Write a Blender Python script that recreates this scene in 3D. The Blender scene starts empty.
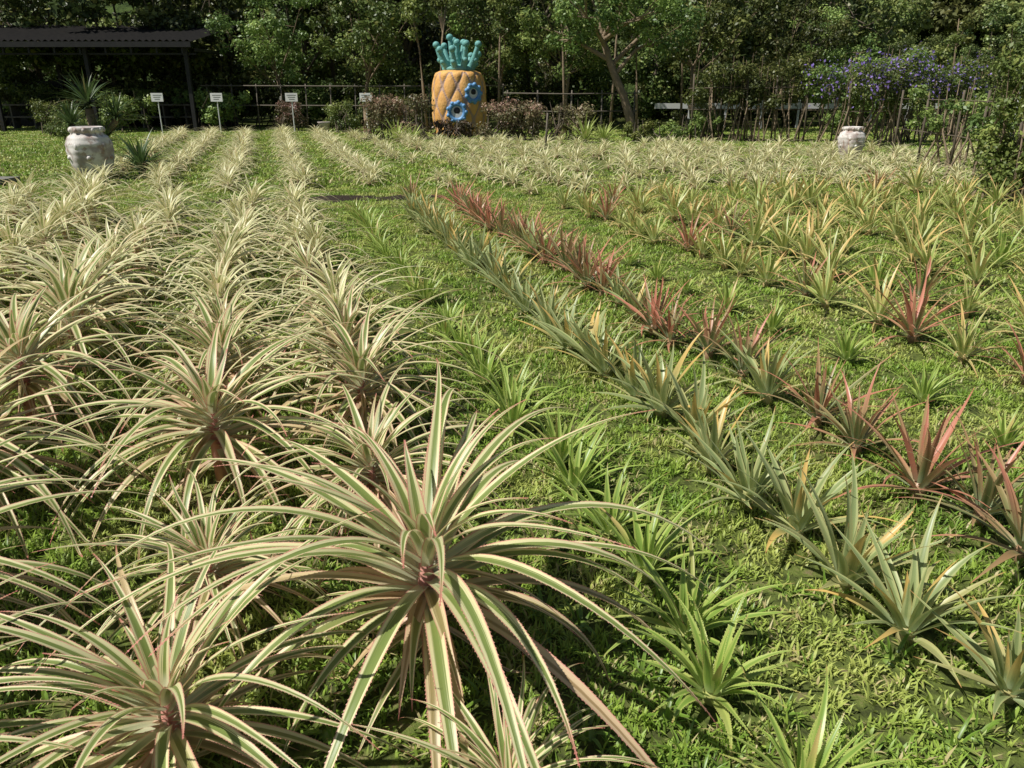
import bpy, math, random
import numpy as np
from mathutils import Vector, Matrix
random.seed(7); np.random.seed(7)
scene = bpy.context.scene
PI = math.pi
RD = (-0.289, 0.957)   # row direction
RN = (0.957, 0.289)    # across rows
def uv2xy(u, v): return (u*RD[0]+v*RN[0], u*RD[1]+v*RN[1])

# ---------------------------------------------------------------- nodes
class G:
    def __init__(s, name):
        s.m = bpy.data.materials.new(name); s.m.use_nodes = True
        s.t = s.m.node_tree; s.t.nodes.clear()
        s.out = s.t.nodes.new('ShaderNodeOutputMaterial')
    def put(s, sock, val):
        if isinstance(val, bpy.types.NodeSocket): s.t.links.new(val, sock)
        elif isinstance(val, (tuple, list)) and len(val) == 3 and sock.type == 'RGBA': sock.default_value = (*val, 1)
        else: sock.default_value = val
    def n(s, typ, ins=None, **props):
        nd = s.t.nodes.new(typ)
        for k, v in props.items(): setattr(nd, k, v)
        for k, v in (ins or {}).items(): s.put(nd.inputs[k], v)
        return nd
    def math(s, op, a, b=0.0, clamp=False):
        nd = s.n('ShaderNodeMath', {0: a, 1: b}, operation=op, use_clamp=clamp); return nd.outputs[0]
    def mix(s, f, a, b):
        nd = s.t.nodes.new('ShaderNodeMix'); nd.data_type = 'RGBA'
        s.put(nd.inputs[0], f); s.put(nd.inputs[6], a); s.put(nd.inputs[7], b); return nd.outputs[2]
    def ss(s, x, lo, hi, a=0.0, b=1.0):
        nd = s.n('ShaderNodeMapRange', {0: x, 1: lo, 2: hi, 3: a, 4: b}, interpolation_type='SMOOTHSTEP'); return nd.outputs[0]
    def noise(s, vec, scale, detail=3.0, rough=0.55):
        nd = s.n('ShaderNodeTexNoise', {'Scale': scale, 'Detail': detail, 'Roughness': rough})
        if vec is not None: s.t.links.new(vec, nd.inputs['Vector'])
        return nd.outputs[0]
    def pos(s): return s.n('ShaderNodeNewGeometry').outputs['Position']
    def obj(s): return s.n('ShaderNodeTexCoord').outputs['Object']
    def orand(s): return s.n('ShaderNodeObjectInfo').outputs['Random']
    def uv(s, name):
        u = s.n('ShaderNodeUVMap', uv_map=name).outputs[0]
        x = s.n('ShaderNodeSeparateXYZ', {0: u}); return x.outputs[0], x.outputs[1], u
    def bsdf(s, col, rough=0.6, spec=0.4, bump=None, bstr=0.3, bdist=0.02, transl=0.0, tcol=None):
        p = s.n('ShaderNodeBsdfPrincipled', {'Base Color': col, 'Roughness': rough, 'Specular IOR Level': spec})
        if bump is not None:
            b = s.n('ShaderNodeBump', {'Height': bump, 'Strength': bstr, 'Distance': bdist})
            s.t.links.new(b.outputs[0], p.inputs['Normal'])
        o = p.outputs[0]
        if transl > 0:
            tr = s.n('ShaderNodeBsdfTranslucent', {'Color': tcol if tcol is not None else col})
            mx = s.n('ShaderNodeMixShader', {0: transl}); s.t.links.new(o, mx.inputs[1]); s.t.links.new(tr.outputs[0], mx.inputs[2]); o = mx.outputs[0]
        s.t.links.new(o, s.out.inputs[0]); return s.m

def blade_mat(name, cen, mar, edge, tip, old, basec, c0=0.35, c1=0.6, e0=0.88, tip0=0.86, oldp=0.12, redamt=0.0, red=(0.5, 0.08, 0.07), rough=0.38, transl=0.24, bump=False, agem=0.5):
    g = G(name)
    u, v, _ = g.uv('uv'); r, age, _ = g.uv('rn')
    c = g.math('MULTIPLY', g.math('ABSOLUTE', g.math('SUBTRACT', u, 0.5)), 2.0)
    st = g.n('ShaderNodeCombineXYZ', {0: g.math('MULTIPLY', u, 16.0), 1: g.math('MULTIPLY', v, 1.2), 2: g.math('MULTIPLY', r, 60.0)}).outputs[0]
    streak = g.noise(st, 1.3, 1.0)
    cc = g.math('ADD', c, g.math('MULTIPLY', g.math('SUBTRACT', streak, 0.5), 0.8))
    cc = g.math('ADD', cc, g.math('MULTIPLY', g.math('SUBTRACT', r, 0.5), 0.3))
    col = g.mix(g.ss(cc, c0, c1), cen, mar)
    col = g.mix(g.math('MULTIPLY', r, 0.25), col, tuple(x*0.6 for x in cen))
    col = g.mix(g.ss(v, 0.22, 0.0), col, basec)
    if redamt > 0:
        rr = g.math('ADD', g.math('MULTIPLY', v, 0.95), g.math('ADD', g.math('MULTIPLY', r, 0.7), g.math('MULTIPLY', g.orand(), 0.55)))
        col = g.mix(g.math('MULTIPLY', g.ss(rr, 1.45-redamt, 2.2-redamt), 0.85), col, red)
    ag = g.math('ADD', age, g.math('MULTIPLY', r, 0.5))
    col = g.mix(g.math('MULTIPLY', g.ss(ag, 0.95, 1.45), agem), col, edge)
    col = g.mix(g.ss(c, e0, 1.0, 0.0, 0.8), col, edge)
    dry = g.ss(g.math('FRACT', g.math('MULTIPLY', r, 7.31)), 1.0-oldp, 1.02-oldp)
    col = g.mix(g.math('MULTIPLY', dry, g.ss(v, 0.1, 0.7)), col, old)
    col = g.mix(g.ss(g.math('ADD', v, g.math('MULTIPLY', g.math('SUBTRACT', streak, .5), .1)), tip0, 1.0), col, tip)
    return g.bsdf(col, rough, 0.5, bump=streak if bump else None, bstr=0.35, bdist=0.002, transl=transl)

M_var = blade_mat('variegated_leaf', (0.23, 0.30, 0.08), (0.90, 0.84, 0.48), (0.74, 0.27, 0.24), (0.66, 0.22, 0.18), (0.66, 0.50, 0.26), (0.72, 0.72, 0.50), c0=0.33, c1=0.54, oldp=0.07, e0=.80, tip0=.84, bump=True, agem=.42)
M_vrf = blade_mat('variegated_leaf_pale', (0.33, 0.39, 0.12), (0.92, 0.86, 0.52), (0.75, 0.46, 0.36), (0.70, 0.36, 0.28), (0.68, 0.53, 0.30), (0.72, 0.72, 0.46), c0=0.16, c1=0.44, oldp=0.09, e0=.85, agem=.42)
M_grn = blade_mat('green_pineapple_leaf', (0.25, 0.38, 0.07), (0.48, 0.58, 0.14), (0.54, 0.54, 0.17), (0.48, 0.34, 0.12), (0.56, 0.43, 0.16), (0.42, 0.52, 0.2), oldp=0.12)
M_sil = blade_mat('silver_pineapple_leaf', (0.30, 0.37, 0.15), (0.50, 0.54, 0.24), (0.60, 0.50, 0.20), (0.66, 0.36, 0.13), (0.74, 0.50, 0.16), (0.50, 0.58, 0.34), oldp=0.30)
M_red = blade_mat('red_pineapple_leaf', (0.21, 0.26, 0.10), (0.38, 0.37, 0.16), (0.52, 0.27, 0.16), (0.66, 0.23, 0.15), (0.42, 0.27, 0.13), (0.34, 0.42, 0.24), oldp=0.26, redamt=0.78, red=(0.66, 0.235, 0.165))
M_yel = blade_mat('yellow_green_pineapple_leaf', (0.32, 0.41, 0.11), (0.62, 0.63, 0.23), (0.72, 0.50, 0.24), (0.74, 0.38, 0.18), (0.76, 0.52, 0.20), (0.50, 0.58, 0.27), oldp=0.25, redamt=0.15, red=(0.72, 0.40, 0.20))
M_yuc = blade_mat('yucca_leaf', (0.07, 0.12, 0.035), (0.11, 0.17, 0.055), (0.13, 0.18, 0.07), (0.2, 0.16, 0.07), (0.25, 0.2, 0.09), (0.10, 0.13, 0.06), oldp=0.08)
M_aga = blade_mat('agave_leaf', (0.34, 0.47, 0.11), (0.58, 0.62, 0.2), (0.5, 0.48, 0.2), (0.35, 0.3, 0.1), (0.4, 0.33, 0.14), (0.3, 0.36, 0.15), oldp=0.05)
M_wee = blade_mat('weed_leaf', (0.16, 0.28, 0.033), (0.22, 0.36, 0.055), (0.24, 0.36, 0.07), (0.3, 0.26, 0.1), (0.44, 0.35, 0.16), (0.13, 0.19, 0.05), oldp=0.15)

def foliage_mat(name, dark, light, bright, yellow=(0.26, 0.25, 0.06), transl=0.25):
    g = G(name); r, k, _ = g.uv('rn')
    n = g.noise(g.pos(), 0.35, 1.0)
    col = g.mix(r, dark, light)
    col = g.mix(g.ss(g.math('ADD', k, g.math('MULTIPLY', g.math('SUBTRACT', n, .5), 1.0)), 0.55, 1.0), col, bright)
    col = g.mix(g.ss(g.math('FRACT', g.math('MULTIPLY', r, 13.7)), 0.9, 0.95, 0, .6), col, yellow)
    hs = g.n('ShaderNodeHueSaturation', {'Hue': g.math('ADD', 0.46, g.math('MULTIPLY', g.orand(), 0.05)), 'Saturation': 0.95,
              'Value': g.math('ADD', 0.55, g.math('MULTIPLY', g.orand(), 1.0)), 'Color': col})
    return g.bsdf(hs.outputs[0], 0.45, 0.4, transl=transl)
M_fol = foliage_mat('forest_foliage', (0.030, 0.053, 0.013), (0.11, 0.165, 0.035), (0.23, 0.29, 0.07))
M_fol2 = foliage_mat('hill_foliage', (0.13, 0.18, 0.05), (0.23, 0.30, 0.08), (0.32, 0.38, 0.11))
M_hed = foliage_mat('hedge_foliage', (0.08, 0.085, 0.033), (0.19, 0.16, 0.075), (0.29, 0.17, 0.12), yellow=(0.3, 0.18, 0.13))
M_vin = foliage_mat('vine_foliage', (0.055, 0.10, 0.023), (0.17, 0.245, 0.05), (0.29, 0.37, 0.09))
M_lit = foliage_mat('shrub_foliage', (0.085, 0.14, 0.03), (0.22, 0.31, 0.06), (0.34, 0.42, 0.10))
g = G('purple_flower'); r, k, _ = g.uv('rn')
M_flo = g.bsdf(g.mix(r, (0.24, 0.16, 0.54), (0.46, 0.34, 0.78)), 0.6, 0.2, transl=0.25)

g = G('grass_blade'); u, v, _ = g.uv('uv'); r, k, _ = g.uv('rn')
pn = g.noise(g.pos(), 1.3, 2.0); pn2 = g.noise(g.pos(), 5.0, 1.0)
col = g.mix(r, (0.18, 0.32, 0.036), (0.42, 0.56, 0.095))
col = g.mix(g.ss(pn, 0.47, 0.62, 0, 0.8), col, (0.55, 0.59, 0.16))
col = g.mix(g.ss(pn, 0.45, 0.32, 0, 0.6), col, (0.14, 0.28, 0.034))
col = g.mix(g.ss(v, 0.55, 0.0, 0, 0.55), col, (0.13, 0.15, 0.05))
col = g.mix(g.ss(g.math('ADD', k, g.math('MULTIPLY', g.math('SUBTRACT', pn2, .5), 1.6)), 0.82, 1.0, 0, 0.9), col, (0.60, 0.49, 0.26))
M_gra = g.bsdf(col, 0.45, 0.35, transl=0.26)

g = G('ground_soil_grass'); P = g.pos()
n1 = g.noise(P, 0.8, 3.0); n2 = g.noise(P, 14.0, 4.0, .7)
col = g.mix(g.ss(n2, 0.35, 0.65), (0.05, 0.06, 0.02), (0.14, 0.18, 0.04))
col = g.mix(g.ss(n1, 0.5, 0.7, 0, .6), col, (0.18, 0.17, 0.065))
col = g.mix(g.ss(n2, 0.55, 0.68, 0, .75), col, (0.20, 0.145, 0.09))
M_gnd = g.bsdf(col, 0.9, 0.1, bump=n2, bstr=0.6, bdist=0.03)
g = G('dark_soil'); P = g.pos()
M_soil = g.bsdf(g.mix(g.noise(P, 20, 4), (0.02, 0.016, 0.012), (0.07, 0.055, 0.04)), 0.95, 0.1, bump=g.noise(P, 40, 4), bstr=.8, bdist=.03)
g = G('hill_ground_shade'); P = g.pos()
nn = g.noise(P, 0.5, 6.0, .7)
M_hill = g.bsdf(g.mix(g.ss(nn, 0.35, 0.65), (0.02, 0.035, 0.01), (0.08, 0.12, 0.03)), 0.95, 0.1, bump=nn, bstr=1.0, bdist=1.0)  # hill sheet coloured dark green to stand for shade behind the tree gaps
g = G('bark'); P = g.obj()
M_bark = g.bsdf(g.mix(g.noise(P, 6, 5), (0.11, 0.085, 0.055), (0.40, 0.30, 0.2)), 0.9, 0.2, bump=g.noise(P, 14, 4), bstr=.6, bdist=.03)
g = G('dark_bark'); P = g.obj()
M_dbark = g.bsdf(g.mix(g.noise(P, 5, 5), (0.05, 0.04, 0.03), (0.22, 0.18, 0.13)), 0.9, 0.2)
g = G('grey_wood'); P = g.obj()
M_wood = g.bsdf(g.mix(g.noise(P, 8, 4), (0.09, 0.075, 0.055), (0.24, 0.21, 0.17)), 0.85, 0.2)
g = G('dark_metal'); M_dmet = g.bsdf(g.mix(g.noise(g.obj(), 6, 4), (0.012, 0.012, 0.014), (0.04, 0.038, 0.036)), 0.6, 0.3)
g = G('pavilion_roof'); u_ = g.noise(g.obj(), 4, 4)
M_roof = g.bsdf(g.mix(u_, (0.012, 0.012, 0.013), (0.04, 0.036, 0.032)), 0.8, 0.1)
g = G('white_paint'); M_white = g.bsdf(g.mix(g.noise(g.obj(), 5, 4), (0.7, 0.7, 0.68), (0.82, 0.82, 0.8)), 0.5, 0.4)
g = G('sign_lettering'); M_ink = g.bsdf((0.12, 0.13, 0.14), 0.6, 0.3)
g = G('path_stone'); P = g.pos()
M_path = g.bsdf(g.mix(g.noise(P, 7, 5), (0.12, 0.115, 0.10), (0.27, 0.26, 0.24)), 0.9, 0.2, bump=g.noise(P, 30, 4), bstr=.4, bdist=.01)
g = G('urn_glaze'); P = g.obj()
a = g.noise(P, 3.0, 4.0, .6); b = g.noise(P, 8.0, 4.0, .6)
c = g.mix(g.ss(a, 0.38, 0.58), (0.42, 0.35, 0.32), (0.76, 0.72, 0.67))
c = g.mix(g.ss(b, 0.52, 0.62, 0, .75), c, (0.34, 0.22, 0.17))
M_urn = g.bsdf(c, 0.6, 0.4, bump=a, bstr=.3, bdist=.02)
g = G('sculpture_orange'); u, v, _ = g.uv('uv'); P = g.obj()
c = g.mix(g.noise(P, 3.0, 5.0, .7), (0.66, 0.30, 0.07), (0.86, 0.53, 0.19))
c = g.mix(g.ss(v, 0.60, 0.36), c, (0.46, 0.31, 0.24))
c = g.mix(g.ss(g.noise(P, 9, 5, .7), .55, .72, 0, .5), c, (0.42, 0.22, 0.11))
M_ora = g.bsdf(c, 0.6, 0.3, bump=g.noise(P, 12, 4), bstr=.6, bdist=.04)
g = G('sculpture_teal'); P = g.obj()
M_teal = g.bsdf(g.mix(g.noise(P, 4, 5, .7), (0.06, 0.25, 0.24), (0.28, 0.57, 0.53)), 0.6, 0.3, bump=g.noise(P, 10, 4), bstr=.5, bdist=.04)
g = G('sculpture_blue'); P = g.obj()
M_blue = g.bsdf(g.mix(g.noise(P, 5, 5), (0.04, 0.2, 0.5), (0.22, 0.45, 0.7)), 0.45, 0.5)
g = G('sculpture_black'); M_blk = g.bsdf((0.012, 0.012, 0.02), 0.4, 0.5)

# ---------------------------------------------------------------- mesh helpers
class MB:
    def __init__(s): s.v = []; s.f = []; s.uv = []; s.rn = []; s.mi = []; s.smooth = True
    def face(s, idx, uvs=None, rn=(0, 0), mi=0):
        s.f.append(tuple(idx)); n = len(idx)
        s.uv.extend(uvs if uvs else [(0, 0)]*n); s.rn.extend([rn]*n); s.mi.append(mi)
    def mesh(s, name, mats, smooth=True):
        me = bpy.data.meshes.new(name); me.from_pydata(s.v, [], s.f)
        for m in mats: me.materials.append(m)
        a = me.uv_layers.new(name='uv'); a.data.foreach_set('uv', np.array(s.uv, dtype=np.float32).ravel())
        b = me.uv_layers.new(name='rn'); b.data.foreach_set('uv', np.array(s.rn, dtype=np.float32).ravel())
        me.polygons.foreach_set('material_index', np.array(s.mi, dtype=np.int32))
        me.polygons.foreach_set('use_smooth', np.full(len(s.f), smooth))
        me.update(); return me
    def tube(s, pts, rad, n=8, mi=0, cap=True, rn=(0, 0)):
        pts = [Vector(p) for p in pts]; base = len(s.v)
        for i, p in enumerate(pts):
            d = (pts[min(i+1, len(pts)-1)]-pts[max(i-1, 0)]).normalized()
            a = d.cross(Vector((0, 0, 1)));
            if a.length < 0.1: a = d.cross(Vector((0, 1, 0)))
            a.normalize(); b = d.cross(a)
            for k in range(n):
                t = 2*PI*k/n; q = p+(a*math.cos(t)+b*math.sin(t))*rad[i]; s.v.append(tuple(q))
        for i in range(len(pts)-1):
            for k in range(n):
                k2 = (k+1) % n
                s.face((base+i*n+k, base+i*n+k2, base+(i+1)*n+k2, base+(i+1)*n+k), rn=rn, mi=mi)
        if cap:
            s.face([base+k for k in range(n)][::-1], mi=mi); s.face([base+(len(pts)-1)*n+k for k in range(n)], mi=mi)
    def box(s, c, d, mi=0, rz=0):
        b = len(s.v); cs, sn = math.cos(rz), math.sin(rz)
        for x in (-1, 1):
            for y in (-1, 1):
                for z in (-1, 1):
                    X, Y = x*d[0]/2, y*d[1]/2
                    s.v.append((c[0]+X*cs-Y*sn, c[1]+X*sn+Y*cs, c[2]+z*d[2]/2))
        for f in ((0, 1, 3, 2), (4, 6, 7, 5), (0, 4, 5, 1), (2, 3, 7, 6), (0, 2, 6, 4), (1, 5, 7, 3)): s.face([b+i for i in f], mi=mi)
    def lathe(s, prof, n=48, mi=0, fn=None, org=(0, 0, 0)):
        b = len(s.v); m = len(prof)
        pat = []
        for i, (r, z) in enumerate(prof):
            for k in range(n):
                t = 2*PI*k/n; dr, pv = fn(t, i, r, z) if fn else (0, 0)
                s.v.append((org[0]+(r+dr)*math.cos(t), org[1]+(r+dr)*math.sin(t), org[2]+z)); pat.append(pv)
        for i in range(m-1):
            for k in range(n):
                k2 = (k+1) % n; ids = [i*n+k, i*n+k2, (i+1)*n+k2, (i+1)*n+k]
                s.face([b+q for q in ids], [(k/n, pat[q]) for q in ids], mi=mi)
    def ball(s, c, r, mi=0, n=10, m=6, sc=(1, 1, 1)):
        b = len(s.v)
        for i in range(m+1):
            ph = PI*i/m
            for k in range(n):
                t = 2*PI*k/n; s.v.append((c[0]+r*sc[0]*math.sin(ph)*math.cos(t), c[1]+r*sc[1]*math.sin(ph)*math.sin(t), c[2]-r*sc[2]*math.cos(ph)))
        for i in range(m):
            for k in range(n):
                k2 = (k+1) % n; s.face((b+i*n+k, b+i*n+k2, b+(i+1)*n+k2, b+(i+1)*n+k), mi=mi)

def link(name, me, loc=(0, 0, 0), rot=(0, 0, 0), sc=1.0, parent=None):
    o = bpy.data.objects.new(name, me); scene.collection.objects.link(o)
    o.location = loc; o.rotation_euler = rot; o.scale = (sc, sc, sc) if not isinstance(sc, (tuple, list)) else sc
    if parent: o.parent = parent
    return o
def empty(name, loc=(0, 0, 0)):
    o = bpy.data.objects.new(name, None); scene.collection.objects.link(o); o.location = loc; o.empty_display_size = .2; return o

def blade(mb, base, az, e0, L, W, bend, segs, rn, mi=0, depth=0.35, teeth=0, side=0.0, across=4, pw=1.3):
    p = Vector(base); b0 = len(mb.v); ring = []
    for i in range(segs+1):
        s = i/segs; e = max(e0-bend*s**pw, -1.45); a = az+side*s*s
        d = Vector((math.cos(a)*math.cos(e), math.sin(a)*math.cos(e), math.sin(e)))
        sd = Vector((-math.sin(a), math.cos(a), 0)); nn = d.cross(sd)*-1
        if nn.z < 0 and e > -1.4: nn = -nn
        w = W*0.5*(0.78+0.22*math.sin(PI*min(s*1.6, 1)))*max(0.03, (1-s**2.1))
        if p.z < 0.015: p.z = 0.015
        dp = depth*(1-0.5*s)
        for k in range(across+1):
            x = 2*k/across-1
            q = p+sd*(x*w)+nn*(abs(x)**1.6*w*dp); mb.v.append(tuple(q))
        ring.append((p.copy(), sd, nn, w, dp, s)); p = p+d*(L/segs)
    n = across+1
    for i in range(segs):
        for k in range(across):
            u0, u1 = k/across, (k+1)/across; v0, v1 = i/segs, (i+1)/segs
            mb.face((b0+i*n+k, b0+i*n+k+1, b0+(i+1)*n+k+1, b0+(i+1)*n+k), [(u0, v0), (u1, v0), (u1, v1), (u0, v1)], rn, mi)
    if teeth:
        for i in range(1, segs):
            P0, s0, n0, w0, d0, t0 = ring[i]; P1, s1, n1, w1, d1, t1 = ring[i+1]
            for j in range(teeth):
                t = (j+random.random()*0.5)/teeth
                for sg in (-1, 1):
                    A = P0+s0*(sg*w0)+n0*(w0*d0); B = P1+s1*(sg*w1)+n1*(w1*d1)
                    q = A.lerp(B, t); dr = (B-A).normalized(); o = s0*sg
                    b = len(mb.v); hh = 0.0028
                    mb.v.extend([tuple(q-dr*0.0022), tuple(q+dr*0.0022), tuple(q+o*hh+dr*0.0028)])
                    mb.face((b, b+1, b+2), [(1, t0)]*3, rn, mi)

def rosette(name, seed, nl, L, W, ein, eout, bin_, bout, stalk, segs, mat, teeth=0, across=4, jit=0.16, depth=0.35, lmin=0.5, fp=1.1, pw=1.3, zlow=.25, skirt=0):
    random.seed(seed); mb = MB(); az = random.random()*6
    for i in range(nl):
        f = i/(nl-1); az += 2.39996+random.uniform(-.25, .25)
        e0 = math.radians(ein+(eout-ein)*f**fp)+random.uniform(-jit, jit)
        b = math.radians(bin_+(bout-bin_)*min(1, f*1.8))*random.uniform(.75, 1.25)
        ll = L*(lmin+(1-lmin)*min(1, f*2.6))*random.uniform(.78, 1.12)
        if f > .85: ll *= .8
        z = stalk*(1-(1-zlow)*f)+0.01
        r0 = 0.012+0.02*(1-abs(f-.5))
        blade(mb, (math.cos(az)*r0, math.sin(az)*r0, z), az, e0, ll, W*random.uniform(.8, 1.15)*(1 if f > .15 else .8), b, segs, (random.random(), f), 0, depth, teeth, random.uniform(-.5, .5), across, pw)
    for i in range(skirt):   # hanging older leaves hiding the stem
        az = random.random()*6.283
        blade(mb, (math.cos(az)*.03, math.sin(az)*.03, stalk*random.uniform(.25, .8)), az, random.uniform(-.5, .5), L*random.uniform(.3, .5), W*random.uniform(.5, .9), random.uniform(.6, 1.5), max(5, segs//2), (random.random(), 1), 0, depth, 0, random.uniform(-.5, .5), across, 1.0)
    mb.tube([(0, 0, -.03), (0, 0, stalk*.6), (0, 0, stalk)], [0.03, 0.03, 0.012], 7)
    return mb.mesh(name, [mat])

# variants
varH = [rosette('variegated_hero', 10+i, 60, 1.0, .050, 76, 10, 44, 92, .42, 18, M_var, teeth=4, fp=.78, lmin=.30, pw=1.1, skirt=26, zlow=.5) for i in range(3)]
varN = [rosette('variegated_plant', 30+i, 52, .92, .047, 80, 4, 48, 102, .32, 13, M_var if i < 3 else M_vrf, fp=.72, lmin=.34, pw=1.05, skirt=10, zlow=.35) for i in range(5)]
varM = [rosette('variegated_plant_mid', 40+i, 46, .88, .047, 80, 4, 48, 102, .30, 10, M_vrf, fp=.72, lmin=.36, pw=1.1, across=2, skirt=6, zlow=.35) for i in range(4)]
varF = [rosette('variegated_plant_far', 50+i, 36, .74, .046, 80, 6, 50, 102, .20, 7, M_vrf, across=2, fp=.75, lmin=.40) for i in range(4)]
grnN = [rosette('green_plant', 70+i, 25, .34, .032, 84, 26, 12, 50, .05, 9, M_grn, teeth=3 if i < 2 else 0) for i in range(5)]
silN = [rosette('silver_plant', 90+i, 24, .39, .040, 86, 30, 8, 38, .07, 9, M_sil, teeth=3 if i < 2 else 0) for i in range(5)]
redN = [rosette('red_plant', 110+i, 28, .47, .031, 85, 18, 8, 44, .08, 9, M_red, teeth=3 if i < 2 else 0) for i in range(5)]
yelN = [rosette('yellow_plant', 130+i, 25, .44, .036, 84, 20, 12, 52, .08, 7, M_yel, across=2) for i in range(5)]

random.seed(3)
def plant(u, v, meshes, name, sc, parent=None, tilt=.10, j=0.05):
    x, y = uv2xy(u+random.uniform(-j, j), v+random.uniform(-j, j))
    return link(name, random.choice(meshes), (x, y, 0), (random.uniform(-tilt, tilt), random.uniform(-tilt, tilt), random.uniform(0, 6.28)), sc*random.uniform(.9, 1.1), parent)
def row(v, u0, u1, du, meshes, sname, rname, sc, far=None, near_u=4.6, fu=7.0, jit=.06, skip=0.0, scj=.1, tilt=.1):
    par = None; u = u0
    while u < u1:
        if u < near_u or random.random() >= skip:
            s = sc*random.uniform(1-scj, 1+scj)
            if u < near_u: plant(u, v, meshes, sname, s, None, j=jit, tilt=tilt)
            else:
                if par is None: par = empty(rname)
                plant(u, v, far if (far and u > fu) else meshes, 'plant', s, par, j=jit, tilt=tilt)
        u += du*random.uniform(.85, 1.15)
VN = 'variegated_pineapple_plant'
for (u, v, s, k, rz) in [(1.84, .31, 1.0, 1, 0.9), (1.60, -.36, .68, 0, 2.0), (2.30, -.31, .52, 2, 1.0), (3.25, -.34, .88, 1, 4.0),
                     (1.22, .37, .42, 2, .4), (2.75, .27, .64, 2, 5.0), (3.55, .30, .80, 0, 2.2), (4.2, .3, .80, 1, 3.9),
                     (2.35, -1.25, .90, 0, 1.3), (3.3, -1.3, .88, 2, 2.9), (1.55, -1.05, .78, 1, 3.3), (4.2, -1.3, .94, 1, 0.3), (4.1, -.36, .80, 2, 5.2)]:
    x, y = uv2xy(u, v); link(VN, varH[k], (x, y, 0), (random.uniform(-.07, .07), random.uniform(-.07, .07), rz), s)
VR = 'variegated_pineapple_row'
for (v, u0, u1, du, s) in [(.28, 4.95, 11.6, .78, .85), (-.40, 4.9, 11.7, .80, .85), (-1.3, 5.0, 11.8, .82, .95), (-2.25, 3.7, 12.0, .82, .97), (-3.2, 4.6, 12.1, .82, .97), (-4.15, 5.5, 12.2, .86, .97), (-5.1, 7.5, 12.3, .86, .97), (-6.05, 9.5, 12.4, .86, .97)]:
    row(v, u0, u1, du, varN, VN, VR, s, varM, 0, jit=.09, scj=.15, tilt=.14)
for v in (-2.95, -1.85, -.72, .52, 1.75):
    row(v, 14.2, 32, .60, varF, VN, VR, .78, None, 0, jit=.12, skip=.05, scj=.2)
row(3.0, 13.8, 30, .8, varF, VN, VR, .66, None, 0, jit=.18, skip=.25)
v = 4.1
while v < 17:
    u0 = 12.2-0.12*(v-4); u1 = 27-(v-4)*.75
    row(v, u0, u1, .66, varF, VN, VR, .70, None, 0, jit=.18, skip=.10, scj=.25, tilt=.15); v += .92
row(1.06, 1.15, 10.8, .31, grnN, 'green_pineapple_plant', 'green_pineapple_row', .94, None, 4.0, jit=.05, skip=.05, tilt=.15)
row(1.78, 1.22, 11.0, .30, silN, 'silver_pineapple_plant', 'silver_pineapple_row', .97, None, 4.0, jit=.06, skip=.04, tilt=.20)
row(2.50, 1.7, 11.4, .34, redN*2+silN[3:], 'red_pineapple_plant', 'red_pineapple_row', 1.02, None, 4.0, jit=.07, skip=.03, tilt=.2)
row(3.25, 2.5, 7.0, .62, grnN, 'green_pineapple_plant', 'green_pineapple_row', .85, None, 3.9, jit=.08, skip=.2)
row(4.05, 2.0, 11.3, .40, redN[:3]+yelN, 'red_pineapple_plant', 'red_pineapple_row', .95, None, 3.5, jit=.08, skip=.05, tilt=.2)
v = 4.9
while v < 12.2:
    row(v, 2.3 if v < 5 else 3.2, 11.4-0.15*(v-4.8), .50, yelN*3+grnN[3:]+redN[4:], 'yellow_green_pineapple_plant', 'yellow_green_pineapple_row', 1.08, None, 0, jit=.12, skip=.07, tilt=.18, scj=.2); v += .88
row(2.3, 11.6, 17, .55, grnN+redN[:1], 'green_pineapple_plant', 'green_pineapple_row', .8, None, 0, jit=.3, skip=.3)

# weeds between rows
wee = [rosette('weed', 150+i, 9, .11, .014, 80, 10, 20, 70, .01, 4, M_wee, across=2, jit=.3) for i in range(4)]
WE = empty('weeds'); random.seed(9)
for i in range(600):
    y = random.uniform(.9, 9)**1.0; x = random.uniform(-.72*y-.5, .72*y+.5)
    link('weed', random.choice(wee), (x, y, 0), (0, 0, random.uniform(0, 6.28)), random.uniform(.4, 1.0), WE)

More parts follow.
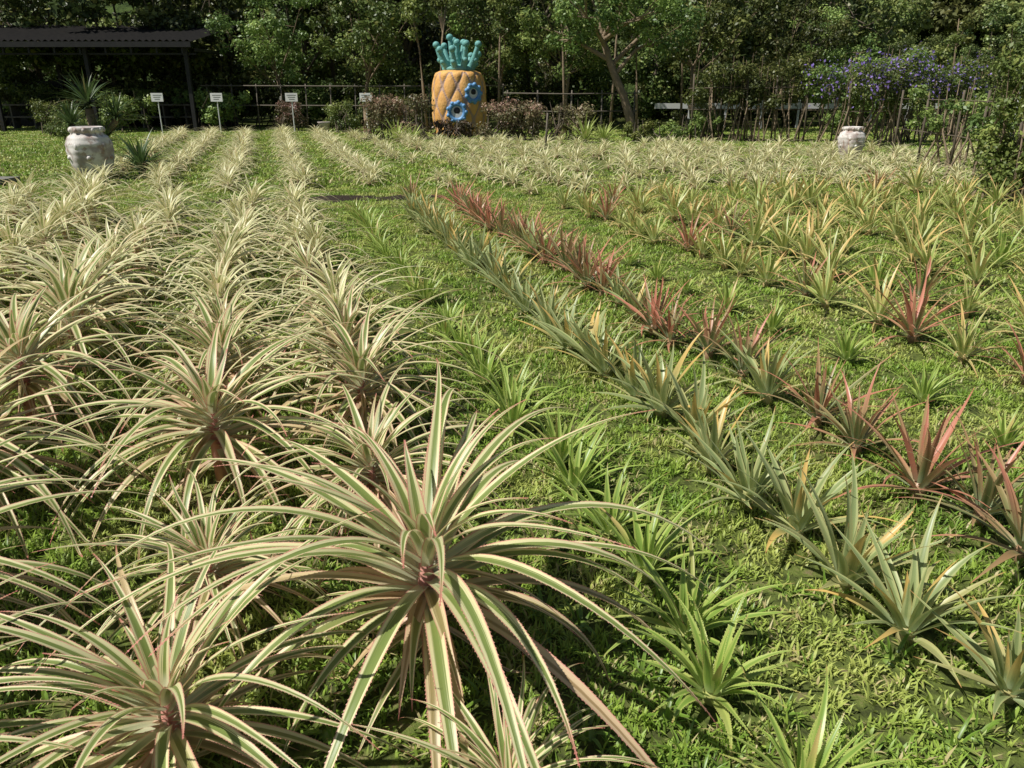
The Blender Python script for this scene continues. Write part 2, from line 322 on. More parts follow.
# ---------------------------------------------------------------- grass
def grass_tile(name, size, n, w, h, seed):
    rs = np.random.RandomState(seed)
    nc = max(12, n//14); cc = rs.uniform(-size/2, size/2, (nc, 2)); cr = rs.uniform(0, 1, nc)
    ch = rs.uniform(.5, 1.4, nc)
    ci = rs.randint(0, nc, n); sp = size*0.40/math.sqrt(nc)
    p = np.clip(cc[ci]+rs.normal(0, sp, (n, 2)), -size*.54, size*.54); ang = rs.uniform(0, 2*PI, n); lean = rs.uniform(.35, 1.5, n)
    H = h*rs.uniform(.5, 1.3, n)*ch[ci]; Wd = w*rs.uniform(.6, 1.3, n)
    dx, dy = np.cos(ang), np.sin(ang); sx, sy = -dy, dx
    V = np.zeros((n, 5, 3))
    for j, s in ((0, -1), (1, 1)):
        V[:, j, 0] = p[:, 0]+s*sx*Wd/2; V[:, j, 1] = p[:, 1]+s*sy*Wd/2
    m1 = np.stack([dx*H*.5*np.sin(lean*.7), dy*H*.5*np.sin(lean*.7), H*.55*np.cos(lean*.7)], 1)
    tp = m1+np.stack([dx*H*.6*np.sin(lean), dy*H*.6*np.sin(lean), H*.5*np.cos(lean*1.15)], 1)
    base = np.concatenate([p, np.zeros((n, 1))], 1)
    S = np.stack([sx*Wd/2, sy*Wd/2, np.zeros(n)], 1)
    V[:, 2] = base+m1+S; V[:, 3] = base+m1-S; V[:, 4] = base+tp
    me = bpy.data.meshes.new(name); idx = np.arange(n)[:, None]*5
    me.vertices.add(n*5); me.vertices.foreach_set('co', V.astype(np.float32).ravel())
    loops = np.concatenate([idx+np.array([[0, 1, 2, 3]]), idx+np.array([[3, 2, 4]])], 1).ravel().astype(np.int32)
    me.loops.add(n*7); me.loops.foreach_set('vertex_index', loops)
    me.polygons.add(n*2)
    ls = np.stack([np.arange(n)*7, np.arange(n)*7+4], 1).ravel().astype(np.int32)
    me.polygons.foreach_set('loop_start', ls)
    try: me.polygons.foreach_set('loop_total', np.tile([4, 3], n).astype(np.int32))
    except Exception: pass
    me.update(calc_edges=True)
    a = me.uv_layers.new(name='uv'); a.data.foreach_set('uv', np.tile(np.array([[0, 0], [1, 0], [1, .5], [0, .5], [0, .5], [1, .5], [.5, 1]]), (n, 1)).astype(np.float32).ravel())
    rr = np.clip(cr[ci]*.6+rs.uniform(0, .4, n), 0, 1); kk = rs.uniform(0, 1, n)
    b = me.uv_layers.new(name='rn'); b.data.foreach_set('uv', np.repeat(np.stack([rr, kk], 1), 7, 0).astype(np.float32).ravel())
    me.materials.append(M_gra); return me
gN = [grass_tile('grass_near', .5, 1700, .0064, .038, i) for i in range(4)]
gM = [grass_tile('grass_mid', 1.5, 5200, .0105, .040, 10+i) for i in range(3)]
gF = [grass_tile('grass_far', 4.0, 7500, .029, .050, 20+i) for i in range(3)]
GR = empty('grass')
random.seed(5)
def tiles(ms, s, y0, y1, m):
    ny = int(round((y1-y0)/s))
    for j in range(ny):
        yy = y0+(j+.5)*s; nx = int((0.72*yy+m)/s)+1
        for i in range(-nx, nx+1):
            link('grass_patch', random.choice(ms), (i*s+random.uniform(-.05, .05)*s, yy+random.uniform(-.03, .03)*s, 0), (0, 0, random.choice([0, PI/2, PI, PI*1.5])+random.uniform(-.06, .06)), (1, 1, random.uniform(.75, 1.3)), GR)
tiles(gN, .5, .5, 5.0, .5)
tiles(gM, 1.5, 5.0, 14.0, 1.0)
tiles(gF, 4.0, 14.0, 38.0, 1)

# ground
mb = MB(); mb.v = [(-300, -100, 0), (300, -100, 0), (300, 400, 0), (-300, 400, 0)]; mb.face((0, 1, 2, 3)); link('ground', mb.mesh('ground', [M_gnd]))
random.seed(88)
for (u, v, a, b) in [(12.6, .9, .9, .35), (12.4, 2.0, .7, .28), (12.8, -.4, .7, .3)]:
    mb = MB(); mb.v.append((0, 0, .07))
    for k in range(24):
        t = 2*PI*k/24; r = random.uniform(.6, 1.15); mb.v.append((a*r*math.cos(t), b*r*math.sin(t), 0.006))
    for k in range(24): mb.face((0, 1+k, 1+(k+1) % 24))
    x, y = uv2xy(u, v); link('soil_patch', mb.mesh('soil_patch', [M_soil]), (x, y, 0), (0, 0, .3))
# stone path at left
mb = MB(); random.seed(8)
x = -15.5
while x < -9.2:
    w = random.uniform(.7, 1.0)
    for k, yy in enumerate((14.0, 14.55)):
        mb.box((x+w/2+random.uniform(-.05, .05), yy, .05+random.uniform(0, .01)), (w-.05, .5, .10), rz=random.uniform(-.03, .03))
    x += w
link('stone_path', mb.mesh('stone_path', [M_path], False))

# ---------------------------------------------------------------- leaf cloud foliage
def cloud_arrays(C, R, n, size, rs, shell=.5, flat=.8):
    C = np.array(C, float); R = np.array(R, float); nc = len(C)
    w = R**2; ci = rs.choice(nc, n, p=w/w.sum()); d = rs.normal(0, 1, (n, 3)); d /= np.linalg.norm(d, axis=1)[:, None]
    rad = (rs.uniform(0, 1, n)**shell)*rs.uniform(.8, 1.15, n)
    off = d*rad[:, None]*R[ci][:, None]; off[:, 2] *= flat
    P = C[ci]+off
    nrm = d*.8+rs.normal(0, .6, (n, 3))+np.array([0, 0, .5]); nrm /= np.linalg.norm(nrm, axis=1)[:, None]
    t = rs.normal(0, 1, (n, 3)); t -= (t*nrm).sum(1)[:, None]*nrm; t /= np.linalg.norm(t, axis=1)[:, None]
    b = np.cross(nrm, t); L = size*rs.uniform(.6, 1.4, n)[:, None]
    V = np.stack([P-t*L*.5, P+b*L*.28, P+t*L*.5-nrm*L*.1, P-b*L*.28], 1)
    V[:, :, 2] = np.maximum(V[:, :, 2], .01)
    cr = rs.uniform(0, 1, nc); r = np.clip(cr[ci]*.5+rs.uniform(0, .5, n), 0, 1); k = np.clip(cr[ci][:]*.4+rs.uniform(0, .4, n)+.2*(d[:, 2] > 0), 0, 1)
    return V, r, k
def combine(name, mb, clouds, mats):
    me = bpy.data.meshes.new(name)
    wv = np.array(mb.v, dtype=np.float32).reshape(-1, 3); nl0 = sum(len(f) for f in mb.f)
    vs = [wv]; li = [np.array([i for f in mb.f for i in f], dtype=np.int32)]; st = []; c = 0
    for f in mb.f: st.append(c); c += len(f)
    st = [np.array(st, dtype=np.int32)]; tot = [np.array([len(f) for f in mb.f], dtype=np.int32)]; mi = [np.array(mb.mi, dtype=np.int32)]
    rn = [np.zeros((nl0, 2), dtype=np.float32)]; nv = len(wv); nl = nl0
    for V, r, k, m in clouds:
        n = len(V); vs.append(V.reshape(-1, 3).astype(np.float32)); li.append((np.arange(n*4)+nv).astype(np.int32))
        st.append((np.arange(n)*4+nl).astype(np.int32)); tot.append(np.full(n, 4, dtype=np.int32)); mi.append(np.full(n, m, dtype=np.int32))
        rn.append(np.repeat(np.stack([r, k], 1), 4, 0).astype(np.float32)); nv += n*4; nl += n*4
    vs = np.concatenate(vs); li = np.concatenate(li); st = np.concatenate(st); tot = np.concatenate(tot); mi = np.concatenate(mi); rn = np.concatenate(rn)
    me.vertices.add(len(vs)); me.vertices.foreach_set('co', vs.ravel()); me.loops.add(len(li)); me.loops.foreach_set('vertex_index', li)
    me.polygons.add(len(st)); me.polygons.foreach_set('loop_start', st)
    try: me.polygons.foreach_set('loop_total', tot)
    except Exception: pass
    me.update(calc_edges=True)
    me.polygons.foreach_set('material_index', mi)
    b = me.uv_layers.new(name='rn'); b.data.foreach_set('uv', rn.ravel())
    for m in mats: me.materials.append(m)
    return me

def tree_mesh(name, seed, H, CR, nleaf, lsize, fmat, bark, trunk=.4, low=.25, lean=0.0, r0=.16):
    rs = np.random.RandomState(seed); random.seed(seed); mb = MB(); C = []; R = []
    tp = [(0, 0, -.1)]; hx = hy = 0
    for i in range(1, 6):
        hx += random.uniform(-.12, .12)+lean*H*.05; hy += random.uniform(-.12, .12); tp.append((hx, hy, H*trunk*i/5))
    mb.tube(tp, [r0*1.3, r0, r0*.9, r0*.82, r0*.75, r0*.65], 8); top = Vector(tp[-1])
    nlimb = random.randint(7, 9)
    for i in range(nlimb):
        az = i*2.4+random.uniform(-.4, .4); el = math.radians(random.uniform(15, 80)) if i else 1.45
        st = top if i % 3 else Vector(tp[-2]); ln = (H-st.z)*random.uniform(.65, .95) if el > .8 else CR*random.uniform(.7, 1.0)
        d = Vector((math.cos(az)*math.cos(el), math.sin(az)*math.cos(el), math.sin(el)))
        mid = st+d*ln*.5+Vector((random.uniform(-.3, .3), random.uniform(-.3, .3), -.1)); end = st+d*ln
        mb.tube([st, mid, end], [r0*.45, r0*.28, r0*.08], 6, cap=False)
        C.append(end); R.append(CR*random.uniform(.22, .38)); C.append(mid); R.append(CR*random.uniform(.2, .3))
        for j in range(3):
            q = st+d*ln*random.uniform(.5, .9); dd = Vector((random.uniform(-1, 1), random.uniform(-1, 1), random.uniform(-.4, .8))).normalized()*CR*random.uniform(.3, .55)
            mb.tube([q, q+dd*.5+Vector((0, 0, .1)), q+dd], [r0*.16, r0*.1, r0*.03], 5, cap=False); C.append(q+dd); R.append(CR*random.uniform(.14, .28))
    for j in range(10):
        a = random.uniform(0, 6.28); rr = CR*random.uniform(.5, 1); C.append(Vector((rr*math.cos(a), rr*math.sin(a), H*random.uniform(low, .9)))); R.append(CR*random.uniform(.12, .25))
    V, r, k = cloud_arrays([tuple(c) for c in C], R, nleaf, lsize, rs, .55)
    return combine(name, mb, [(V, r, k, 1)], [bark, fmat])

def shrub_mesh(name, seed, W, D, H, nleaf, lsize, fmat, nc=14, stems=9, extra=None, lowz=.2, bark=None, crad=(.16, .30)):
    rs = np.random.RandomState(seed); random.seed(seed); mb = MB(); C = []; R = []
    for i in range(nc):
        x = random.uniform(-.5, .5)*W*.85; y = random.uniform(-.5, .5)*D*.7; z = H*random.uniform(lowz, .88); C.append((x, y, z)); R.append(H*random.uniform(*crad))
    for i in range(stems):
        x = random.uniform(-.45, .45)*W; y = random.uniform(-.3, .3)*D; c = random.choice(C)
        mb.tube([(x, y, 0), ((x*2+c[0])/3+random.uniform(-.1, .1), y, H*.4), (x*.6+c[0]*.4, c[1], H*random.uniform(.7, 1.02))], [.028, .02, .006], 5, cap=False)
    V, r, k = cloud_arrays(C, R, nleaf, lsize, rs, .6)
    cl = [(V, r, k, 1)]; mats = [bark or M_dbark, fmat]
    if extra:
        pts = [c for c in C if c[2] > H*extra[2]]
        V, r, k = cloud_arrays([(c[0], c[1]-.1, c[2]+.05) for c in pts], [H*.20]*len(pts), extra[1], extra[3], rs, .4); cl.append((V, r, k, 2)); mats.append(extra[0])
    return combine(name, mb, cl, mats)

# forest
forest = [tree_mesh('forest_tree', 200+i, random.uniform(9, 12), random.uniform(2.8, 3.8), 8000, random.choice([.2, .26, .32]), M_fol, M_dbark, trunk=random.choice([.25, .35]), low=.12) for i in range(8)]
under = [shrub_mesh('understory', 220+i, 4.5, 2.6, 2.8, 4000, .19, M_fol, nc=22) for i in range(4)]
FO = empty('background_forest'); random.seed(21)
for rowy, n, x0, x1 in ((40, 18, -34, 30), (46, 17, -38, 33), (53, 15, -42, 36)):
    for i in range(n):
        x = x0+(x1-x0)*(i+random.uniform(.1, .9))/n
        link('tree', random.choice(forest), (x, rowy+random.uniform(-2, 2), 0), (0, 0, random.uniform(0, 6.28)), random.uniform(.7, 1.2)*(.42 if x/rowy > .40 else 1), FO)
for i in range(36):
    link('understory_shrub', random.choice(under), (-33+i*1.9+random.uniform(-.5, .5), 37.8+random.uniform(-1, 1.5), 0), (0, 0, random.uniform(-.4, .4)), random.uniform(.6, 1.15), FO)
# hill
mb = MB(); nx, ny = 60, 24; rs = np.random.RandomState(4)
for j in range(ny+1):
    for i in range(nx+1):
        x = -160+320*i/nx; y = 62+110*j/ny; t = j/ny
        mb.v.append((x, y, -.2+ (42*(t**.8))*(1+.2*math.sin(x*.03+1))+rs.uniform(-1, 1)*t*2))
for j in range(ny):
    for i in range(nx): a = j*(nx+1)+i; mb.face((a, a+1, a+nx+2, a+nx+1))
link('hill', mb.mesh('hill', [M_hill]))
hillt = [tree_mesh('hill_tree', 260+i, 9, 4, 4500, .48, M_fol2, M_dbark, trunk=.25, low=.2) for i in range(3)]
HT = empty('hillside_forest')
for i in range(130):
    x = random.uniform(-20, 95) if i < 90 else random.uniform(25, 60); y = random.uniform(64, 96)
    t = (y-62)/110; z = 42*t**.8*(1+.2*math.sin(x*.03+1))
    link('tree', random.choice(hillt), (x, y, z-1), (0, 0, random.uniform(0, 6.28)), random.uniform(.6, 1.0), HT)

# leaning tree by the sculpture
random.seed(31); rs = np.random.RandomState(31); mb = MB()
mb.tube([(0, 0, -.1), (-.12, 0, .6), (-.4, 0, 1.4), (-.75, .05, 2.1), (-1.0, .1, 2.7), (-1.25, .1, 3.4)], [.2, .16, .14, .13, .12, .10], 10)
C = []; R = []
for (st, en) in [((-1.0, .1, 2.6), (-2.9, 0, 3.5)), ((-.75, .05, 2.1), (.9, .2, 3.4)), ((-1.2, .1, 3.3), (-.3, -.5, 4.9)), ((-1.25, .1, 3.4), (-1.9, .8, 5.0)), ((-1.1, .1, 3.0), (-2.2, -1.2, 4.2)), ((-.9, .1, 2.4), (1.5, 1, 4.2)), ((-1.2, .1, 3.2), (.3, -1.3, 4.0))]:
    st = Vector(st); en = Vector(en); md = (st+en)/2+Vector((random.uniform(-.2, .2), 0, .15)); mb.tube([st, md, en], [.085, .055, .02], 7, cap=False)
    for k in range(6):
        q = st.lerp(en, random.uniform(.5, 1.1))+Vector((random.uniform(-.9, .9), random.uniform(-.7, .7), random.uniform(-.3, .8)))
        mb.tube([st.lerp(en, .7), q], [.025, .008], 5, cap=False); C.append(tuple(q)); R.append(random.uniform(.3, .6))
V, r, k = cloud_arrays(C, R, 9000, .13, rs, .6)
link('leaning_tree', combine('leaning_tree', mb, [(V, r, k, 1)], [M_bark, M_vin]), (4.35, 29.2, 0))
random.seed(41)
midt = [tree_mesh('broadleaf_tree', 300+i, 7.5, 2.4, 7000, .17, M_vin, M_bark, trunk=.35, low=.3, r0=.11) for i in range(3)]
for (x, y, s, k) in [(7.5, 34, .95, 0), (-6.5, 36, .9, 1), (13.5, 35.5, .7, 2), (-.5, 36.5, .9, 2), (2.2, 35, .85, 0), (-10.5, 37, .8, 0), (10.6, 33, .7, 1), (19, 34, .42, 1), (22, 35, .45, 2)]:
    link('broadleaf_tree', midt[k], (x, y, 0), (0, 0, random.uniform(0, 6)), s)
random.seed(43)
for i in range(11):
    x = random.uniform(-4, 12) if i < 8 else random.uniform(14, 19); mb = MB(); h = random.uniform(3, 5); l = random.uniform(-.6, .6)
    mb.tube([(0, 0, -.1), (l*.3, 0, h*.4), (l*.5, .1, h*.7), (l, .1, h)], [.06, .05, .04, .015], 6)
    C = [(l+random.uniform(-.5, .5), random.uniform(-.4, .4), h+random.uniform(-.8, .4)) for q in range(6)]
    for c in C: mb.tube([(l*.6, .1, h*.75), c], [.02, .006], 4, cap=False)
    V, r, k = cloud_arrays(C, [random.uniform(.2, .4) for q in C], 700, .13, np.random.RandomState(i), .6)
    link('sapling_tree', combine('sapling_tree', mb, [(V, r, k, 1)], [M_bark, M_lit]), (x, random.uniform(32.5, 35), 0))

# hedges round the sculpture
for i, (x, y, w, h, n) in enumerate([(-3.9, 27.8, 2.6, 1.5, 4500), (-.1, 27.6, 2.0, 1.35, 3500), (1.7, 28.0, 2.4, 1.3, 4000), (-2.1, 28.3, 1.6, .7, 1500)]):
    link('flowering_hedge', shrub_mesh('flowering_hedge', 400+i, w, 1.3, h, n, .085, M_hed, nc=26, stems=26, lowz=.15), (x, y, 0))
for i, (x, y, w, h) in enumerate([(5.9, 27.2, 2.0, .95), (4.4, 26.6, 1.4, .7), (7.0, 30, 2.2, 1.2)]):
    link('round_shrub', shrub_mesh('round_shrub', 420+i, w, 1.5, h, 3000, .08, M_lit if i < 2 else M_vin, nc=18), (x, y, 0))
aga = [rosette('agave', 440+i, 30, .9, .08, 84, 20, 5, 40, .1, 8, M_aga, across=2) for i in range(2)]
for (x, y, s) in [(-3.75, 26.4, 1.05), (-3.2, 26.1, .8), (2.35, 26.2, 1.15), (3.0, 26.5, .9)]:
    link('agave_plant', aga[int(x) % 2], (x, y, 0), (0, 0, x), s)

# ---------------------------------------------------------------- pineapple sculpture
SP = empty('pineapple_sculpture', (-2.0, 31.2, 0)); SP.scale = (.95, .95, .96); random.seed(51)
mb = MB(); prof = []
NS = 90
for i in range(NS+1):
    z = 2.38*i/NS; t = i/NS; r = .90+.17*math.sin(PI*min(1, t*.92+.06))
    if t > .90: r *= math.sqrt(max(0, 1-((t-.90)/.10)**2))*.3+.7
    prof.append((r, z))
prof.append((.3, 2.44)); prof.append((.01, 2.45))
def dia(t, i, r, z):
    if i > NS-3: return (0, .8)
    a = abs(math.sin(t*5+z*2.6)); b = abs(math.sin(t*5-z*2.6)); p = (a*b)**.4; return (.11*p-.06, p)
mb.lathe(prof, 168, 0, dia); link('body', mb.mesh('body', [M_ora]), parent=SP)
mb = MB()
for i in range(14):
    inner = i >= 9; az = i*2*PI/9+.3 if not inner else i*2*PI/5+.9
    L = random.uniform(.5, .95) if not inner else random.uniform(.95, 1.25); out = random.uniform(.34, .52) if not inner else .2
    rb = .38 if not inner else .12; pts = []; rd = []
    for j in range(9):
        s = j/8; rr = rb+out*(s**.8 if not inner else s); pts.append((rr*math.cos(az), rr*math.sin(az), 2.36+L*s**1.25)); rd.append(.16*(1-.5*s))
    mb.tube(pts, rd, 10); e = pts[-1]; mb.ball(e, .135, n=12, m=8, sc=(1, 1, .95))
    m = pts[4]; mb.ball((m[0]*1.12, m[1]*1.12, m[2]), .11, n=8, m=6)
mb.lathe([(.60, 2.36), (.66, 2.44), (.58, 2.52), (.3, 2.6), (.01, 2.62)], 24)
link('leaf_crown', mb.mesh('leaf_crown', [M_teal]), parent=SP)
for k, (az, z, R0) in enumerate([(-PI/2+.58, 1.55, .27), (-PI/2-.02, .88, .30)]):
    mb = MB(); nrm = Vector((math.cos(az), math.sin(az), 0)); sd = Vector((-math.sin(az), math.cos(az), 0)); up = Vector((0, 0, 1)); c = nrm*1.11+up*z
    pts = [c+sd*math.cos(t)*R0+up*math.sin(t)*R0 for t in [2*PI*q/24 for q in range(25)]]
    mb.tube(pts, [.085]*25, 8, 0, False)
    for q in range(9):
        t = 2*PI*q/9; mb.ball(c+sd*math.cos(t)*(R0+.05)+up*math.sin(t)*(R0+.05)+nrm*.02, .085, 0, 8, 6)
    for (rr, of, mi) in ((R0, .0, 1), (R0*.42, .02, 2)):
        b0 = len(mb.v); mb.v.append(tuple(c+nrm*(of+.03)+up*(.05 if mi == 2 else 0)))
        for q in range(20): t = 2*PI*q/20; mb.v.append(tuple(c+nrm*of+up*(.05 if mi == 2 else 0)+sd*math.cos(t)*rr+up*math.sin(t)*rr))
        for q in range(20): mb.face((b0, b0+1+q, b0+1+(q+1) % 20), mi=mi)
    link('porthole_ring', mb.mesh('porthole_ring', [M_blue, M_white, M_blk]), parent=SP)

# urns
def urn(loc, H, rz):
    mb = MB(); P = [(.0, 0), (.23, 0), (.26, .02), (.25, .06), (.285, .12), (.33, .22), (.37, .36), (.39, .5), (.395, .62), (.38, .72), (.34, .79), (.285, .83), (.27, .86), (.275, .875), (.29, .89), (.295, .92), (.29, .955), (.27, .965), (.25, .955), (.235, .9), (.24, .8), (0, .78)]
    prof = []
    for i in range(len(P)-1):
        for j in range(3): t = j/3; prof.append((P[i][0]*(1-t)+P[i+1][0]*t, P[i][1]*(1-t)+P[i+1][1]*t))
    prof.append(P[-1])
    def f(t, i, r, z):
        d = 0
        if .15 < z < .78 and r > .27: d = .02*math.cos(t*6)*math.sin((z-.15)/.63*PI)+.008*math.sin(z*50)
        return (d, 0)
    mb.lathe(prof, 60, 0, f)
    for k in range(12):
        t = 2*PI*k/12; mb.ball((.285*math.cos(t), .285*math.sin(t), .905), .036, n=10, m=7, sc=(1, 1, 1.2))
    for k in range(5):
        t = 2*PI*k/5+.5; mb.ball((.375*math.cos(t), .375*math.sin(t), .62), .055, n=10, m=7, sc=(.8, .8, 1.3)); mb.ball((.365*math.cos(t+.5), .365*math.sin(t+.5), .42), .045, n=8, m=6)
    link('ceramic_urn', mb.mesh('ceramic_urn', [M_urn]), loc, (0, 0, rz), H)
urn((-7.95, 15.2, 0), 1.0, .3); urn((8.3, 19.8, 0), .80, 1.2)

# yucca & dark strappy plant near left urn
yu = rosette('yucca_head', 500, 80, .85, .05, 88, -25, 6, 45, .10, 7, M_yuc, across=2, depth=.3)
Y = empty('yucca_plant', (-9.6, 18.6, 0))
mb = MB(); mb.tube([(0, 0, -.05), (.05, 0, .6), (0, .03, 1.2)], [.12, .1, .09], 9); mb.tube([(0.03, 0, .4), (.5, .1, .9), (.55, .1, 1.0)], [.08, .07, .06], 8); mb.tube([(0.03, 0, .3), (-.45, .1, .7), (-.5, .1, .85)], [.08, .07, .06], 8)
link('trunk', mb.mesh('trunk', [M_bark]), parent=Y)
for (p, s) in [((0, .03, 1.25), 1.1), ((.55, .1, .95), .95), ((-.5, .1, .8), .95), ((0, -.2, .4), .9), ((.3, -.1, .5), .9)]: link('leaf_head', yu, p, (0, 0, s*9+p[0]), s, Y)
link('strap_leaf_plant', rosette('strap_leaf', 505, 60, .75, .05, 86, 10, 20, 80, .15, 8, M_yuc, across=2), (-7.4, 16.0, 0), (0, 0, 0), 1.3)
lft = [shrub_mesh('garden_shrub', 510+i, 2.2, 1.4, 1.3, 3000, .09, [M_lit, M_vin, M_hed][i], nc=18) for i in range(3)]
random.seed(61)
for (x, y, s, k) in [(-14.5, 27, .6, 0), (-16.5, 30, .8, 1), (-18.2, 32.5, 1.0, 0), (-9.2, 34, .9, 2), (-7.0, 33.5, 1.0, 1), (-12.2, 34.5, 1.3, 0), (-20.5, 31, .8, 2), (-4.8, 34, 1.1, 1), (-21, 27, .6, 0), (12.5, 30, 1.0, 0), (16, 31, 1.1, 1), (-15.5, 33, 1.2, 0)]:
    link('garden_shrub', lft[k], (x, y, 0), (0, 0, random.uniform(0, 6)), s)

# pavilion
PV = empty('garden_pavilion', (0, 0, 0)); mb = MB()
x0, x1, yf, yb = -24.5, -12.6, 33.5, 38.5
b = len(mb.v); n = 90
for i in range(n+1):
    x = x0+(x1-x0)*i/n; dz = .04*(1 if i % 2 else -1)
    mb.v.append((x, yf-.4, 3.42+dz)); mb.v.append((x, yb+.3, 4.35+dz))
for i in range(n): mb.face((b+2*i, b+2*i+2, b+2*i+3, b+2*i+1))
link('roof_sheet', mb.mesh('roof_sheet', [M_roof], False), parent=PV)
mb = MB()
mb.box(((x0+x1)/2, yf-.42, 3.28), (x1-x0, .08, .2)); mb.box(((x0+x1)/2, yb+.2, 4.15), (x1-x0, .08, .16)); mb.box((x1, (yf+yb)/2, 3.1), (.1, yb-yf, .12)); mb.box(((x0+x1)/2, yf+.03, 2.95), (x1-x0, .07, .07))
for k in range(12): mb.box((x0+.4+k*(x1-x0-.8)/11, yf-.3, 3.07), (.07, .07, .22))
for x in (-24, -20.9, -17, -13.0):
    for y in (yf, yb): mb.box((x, y, 1.7 if y == yf else 2.0), (.15, .15, 3.4 if y == yf else 4.1))
link('frame', mb.mesh('frame', [M_dmet], False), parent=PV)
mb = MB(); random.seed(62)
for z in (.5, 1.0): mb.box((-18.5, 36, z), (9, .6, .06))
for k in range(10): mb.box((-22.8+k*.95, 36, .5), (.06, .5, 1.0))
link('plant_bench', mb.mesh('plant_bench', [M_wood], False), parent=PV)
for k in range(6): link('bench_plants', lft[k % 2], (-22.4+k*1.6, 36, 1.0), (0, 0, k), .55, PV)
mb = MB(); mb.box((-18.7, 38.65, 1.0), (11.4, .08, 2.0)); link('back_wall', mb.mesh('back_wall', [M_dmet], False), parent=PV)

# trellis fence behind signs
mb = MB()
for k in range(13): mb.tube([(-13+k*1.05, 35.2, -.1), (-13+k*1.05+.03, 35.2, 1.85)], [.03, .025], 6)
for z in (1.0, 1.78): mb.tube([(-13.2, 35.15, z), (-6, 35.12, z-.03), (-.2, 35.15, z)], [.028]*3, 6)
link('wooden_trellis', mb.mesh('wooden_trellis', [M_wood]))
mb = MB()
for k in range(5): mb.tube([(-.2+k*1.15, 29.6, -.1), (-.2+k*1.15+random.uniform(-.05, .05), 29.6, 1.6)], [.035, .025], 6)
for z in (1.5, .9): mb.tube([(-.3, 29.55, z), (2, 29.55, z-.03), (4.5, 29.6, z)], [.025]*3, 6)
mb.tube([(.95, 23, -.05), (1.0, 23, 1.0)], [.03, .025], 6)
link('pole_fence', mb.mesh('pole_fence', [M_wood]))
mb = MB(); 
for k in range(10): mb.box((7+k*1.6, 36.1, .95), (1.45, .06, .22)); mb.box((7.8+k*1.6, 36.1, .55), (.08, .08, 1.3))
link('greenhouse_panel_wall', mb.mesh('greenhouse_panel_wall', [M_white], False))

# signs
for x, y in [(-13.75, 32), (-11.45, 32), (-8.6, 32.2), (-5.7, 32.2)]:
    mb = MB(); mb.tube([(0, 0, -.05), (0, 0, 1.20)], [.022, .022], 8, 0); mb.box((0, -.03, 1.34), (.48, .03, .31), 0)
    for q in range(3): mb.box((random.uniform(-.02, .02), -.049, 1.42-q*.075), (.36-.07*q, .004, .016), 1)
    link('plant_label_sign', mb.mesh('plant_label_sign', [M_white, M_ink], False), (x, y, 0), (0, 0, random.uniform(-.15, .15)))
mb = MB(); mb.lathe([(0, 0), (.16, 0), (.24, .36), (.27, .4), (.22, .4), (.0, .36)], 20)
link('flower_pot', mb.mesh('flower_pot', [M_urn]), (-7.6, 33, 0))

# right vine trellis
vm = [shrub_mesh('vine', 600+i, 2.6, 1.3, 2.75, 4600, .095, M_vin, nc=24, stems=14, lowz=.42, extra=(M_flo, 380, .52, .10) if i < 2 else None, bark=M_bark, crad=(.08, .17)) for i in range(4)]
vlo = [shrub_mesh('vine_low', 620+i, 1.6, 1.0, 1.9, 1300, .085, M_vin, nc=12, stems=9, lowz=.35, bark=M_bark, crad=(.06, .13)) for i in range(2)]
random.seed(71)
k = 0
for (x, y) in [(6.9, 27.2), (8.6, 26.9), (10.4, 26.4), (12.1, 26.2), (13.8, 26.4), (15.6, 27.2), (11.0, 24.6), (17.5, 28.0)]:
    T = empty('flowering_vine_arbor', (x, y, 0)); kk = (k % 2) if k in (2, 3, 4, 6) else 2+k % 2
    link('vine', vm[kk], (0, 0, 0), (0, 0, random.uniform(-.3, .3)), random.uniform(.95, 1.08), T)
    mb = MB(); 
    for q in (-.9, 0, .9): mb.tube([(q, 0, -.1), (q+random.uniform(-.05, .05), 0, random.uniform(1.7, 2.1))], [.03, .025], 6)
    mb.tube([(-1.1, 0, 1.65), (1.1, 0, 1.7)], [.02, .02], 6); mb.tube([(-1.1, 0, 1.0), (1.1, 0, 1.0)], [.015, .015], 6)
    link('pole_frame', mb.mesh('pole_frame', [M_dbark]), parent=T); k += 1
for (x, y, s, m) in [(9.35, 17.6, 1.0, 0), (9.0, 15.4, .95, 1)]:
    link('climbing_vine', vlo[m], (x, y, 0), (0, 0, random.uniform(0, 3)), s)
mb = MB()
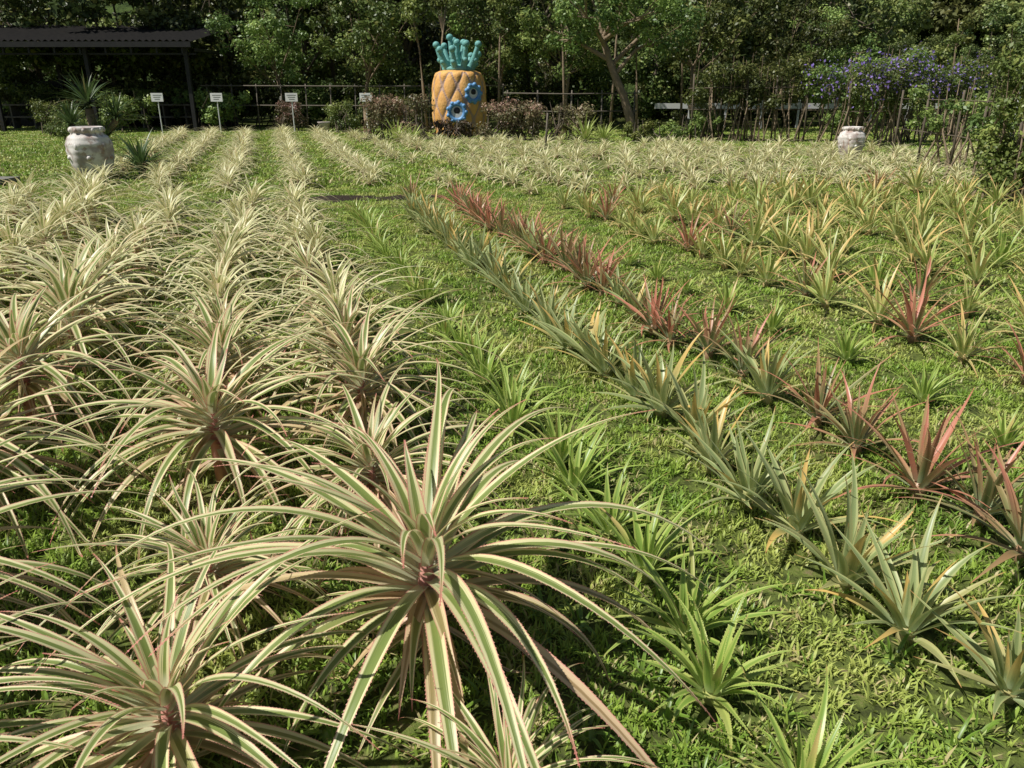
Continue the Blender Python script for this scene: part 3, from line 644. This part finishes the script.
for (x, y) in [(8.5, 13.6), (8.9, 15.4), (9.3, 17.0), (9.5, 18.8), (9.7, 20.5)]: mb.tube([(x, y, -.1), (x, y, 1.6)], [.03, .025], 6)
for z in (.7, 1.4): mb.tube([(8.5, 13.6, z), (8.9, 15.4, z), (9.3, 17.0, z), (9.5, 18.8, z), (9.7, 20.5, z)], [.012]*5, 6)
link('vine_fence', mb.mesh('vine_fence', [M_dbark]))
link('climbing_vine_bush', shrub_mesh('climbing_vine_bush', 640, 1.7, 1.5, 2.5, 11000, .075, M_lit, nc=52, stems=24, lowz=.10, bark=M_bark, crad=(.08, .14)), (8.15, 12.3, 0))
mb = MB(); mb.tube([(0, 0, 0), (0, 0, 2.75)], [.035, .035], 8); mb.ball((0, 0, 2.76), .05)
link('white_pole', mb.mesh('white_pole', [M_white]), (12.6, 20.5, 0))

# ---------------------------------------------------------------- light, world, camera
S = Vector((-.82, -.28, 1.25)).normalized()
sun = bpy.data.lights.new('sun', 'SUN'); sun.energy = 5.0; sun.angle = math.radians(.5); sun.color = (1, .97, .90)
so = bpy.data.objects.new('sun', sun); scene.collection.objects.link(so); so.rotation_euler = S.to_track_quat('Z', 'Y').to_euler(); so.location = S*30
w = bpy.data.worlds.new('World'); scene.world = w; w.use_nodes = True; nt = w.node_tree; nt.nodes.clear()
sk = nt.nodes.new('ShaderNodeTexSky'); sk.sky_type = 'NISHITA'; sk.sun_disc = False; sk.sun_elevation = math.asin(S.z); sk.sun_rotation = math.atan2(S.x, S.y) % (2*PI)
bg = nt.nodes.new('ShaderNodeBackground'); bg.inputs[1].default_value = .052; ou = nt.nodes.new('ShaderNodeOutputWorld')
nt.links.new(sk.outputs[0], bg.inputs[0]); nt.links.new(bg.outputs[0], ou.inputs[0])
cam = bpy.data.cameras.new('camera'); cam.sensor_width = 36; cam.lens = 27.2; cam.clip_end = 1000; cam.clip_start = .05
co = bpy.data.objects.new('camera', cam); scene.collection.objects.link(co); co.location = (0, 0, 1.6); co.rotation_euler = (math.radians(69.2), 0, 0)
scene.camera = co
scene.view_settings.view_transform = 'Standard'; scene.view_settings.look = 'None'; scene.view_settings.exposure = 0
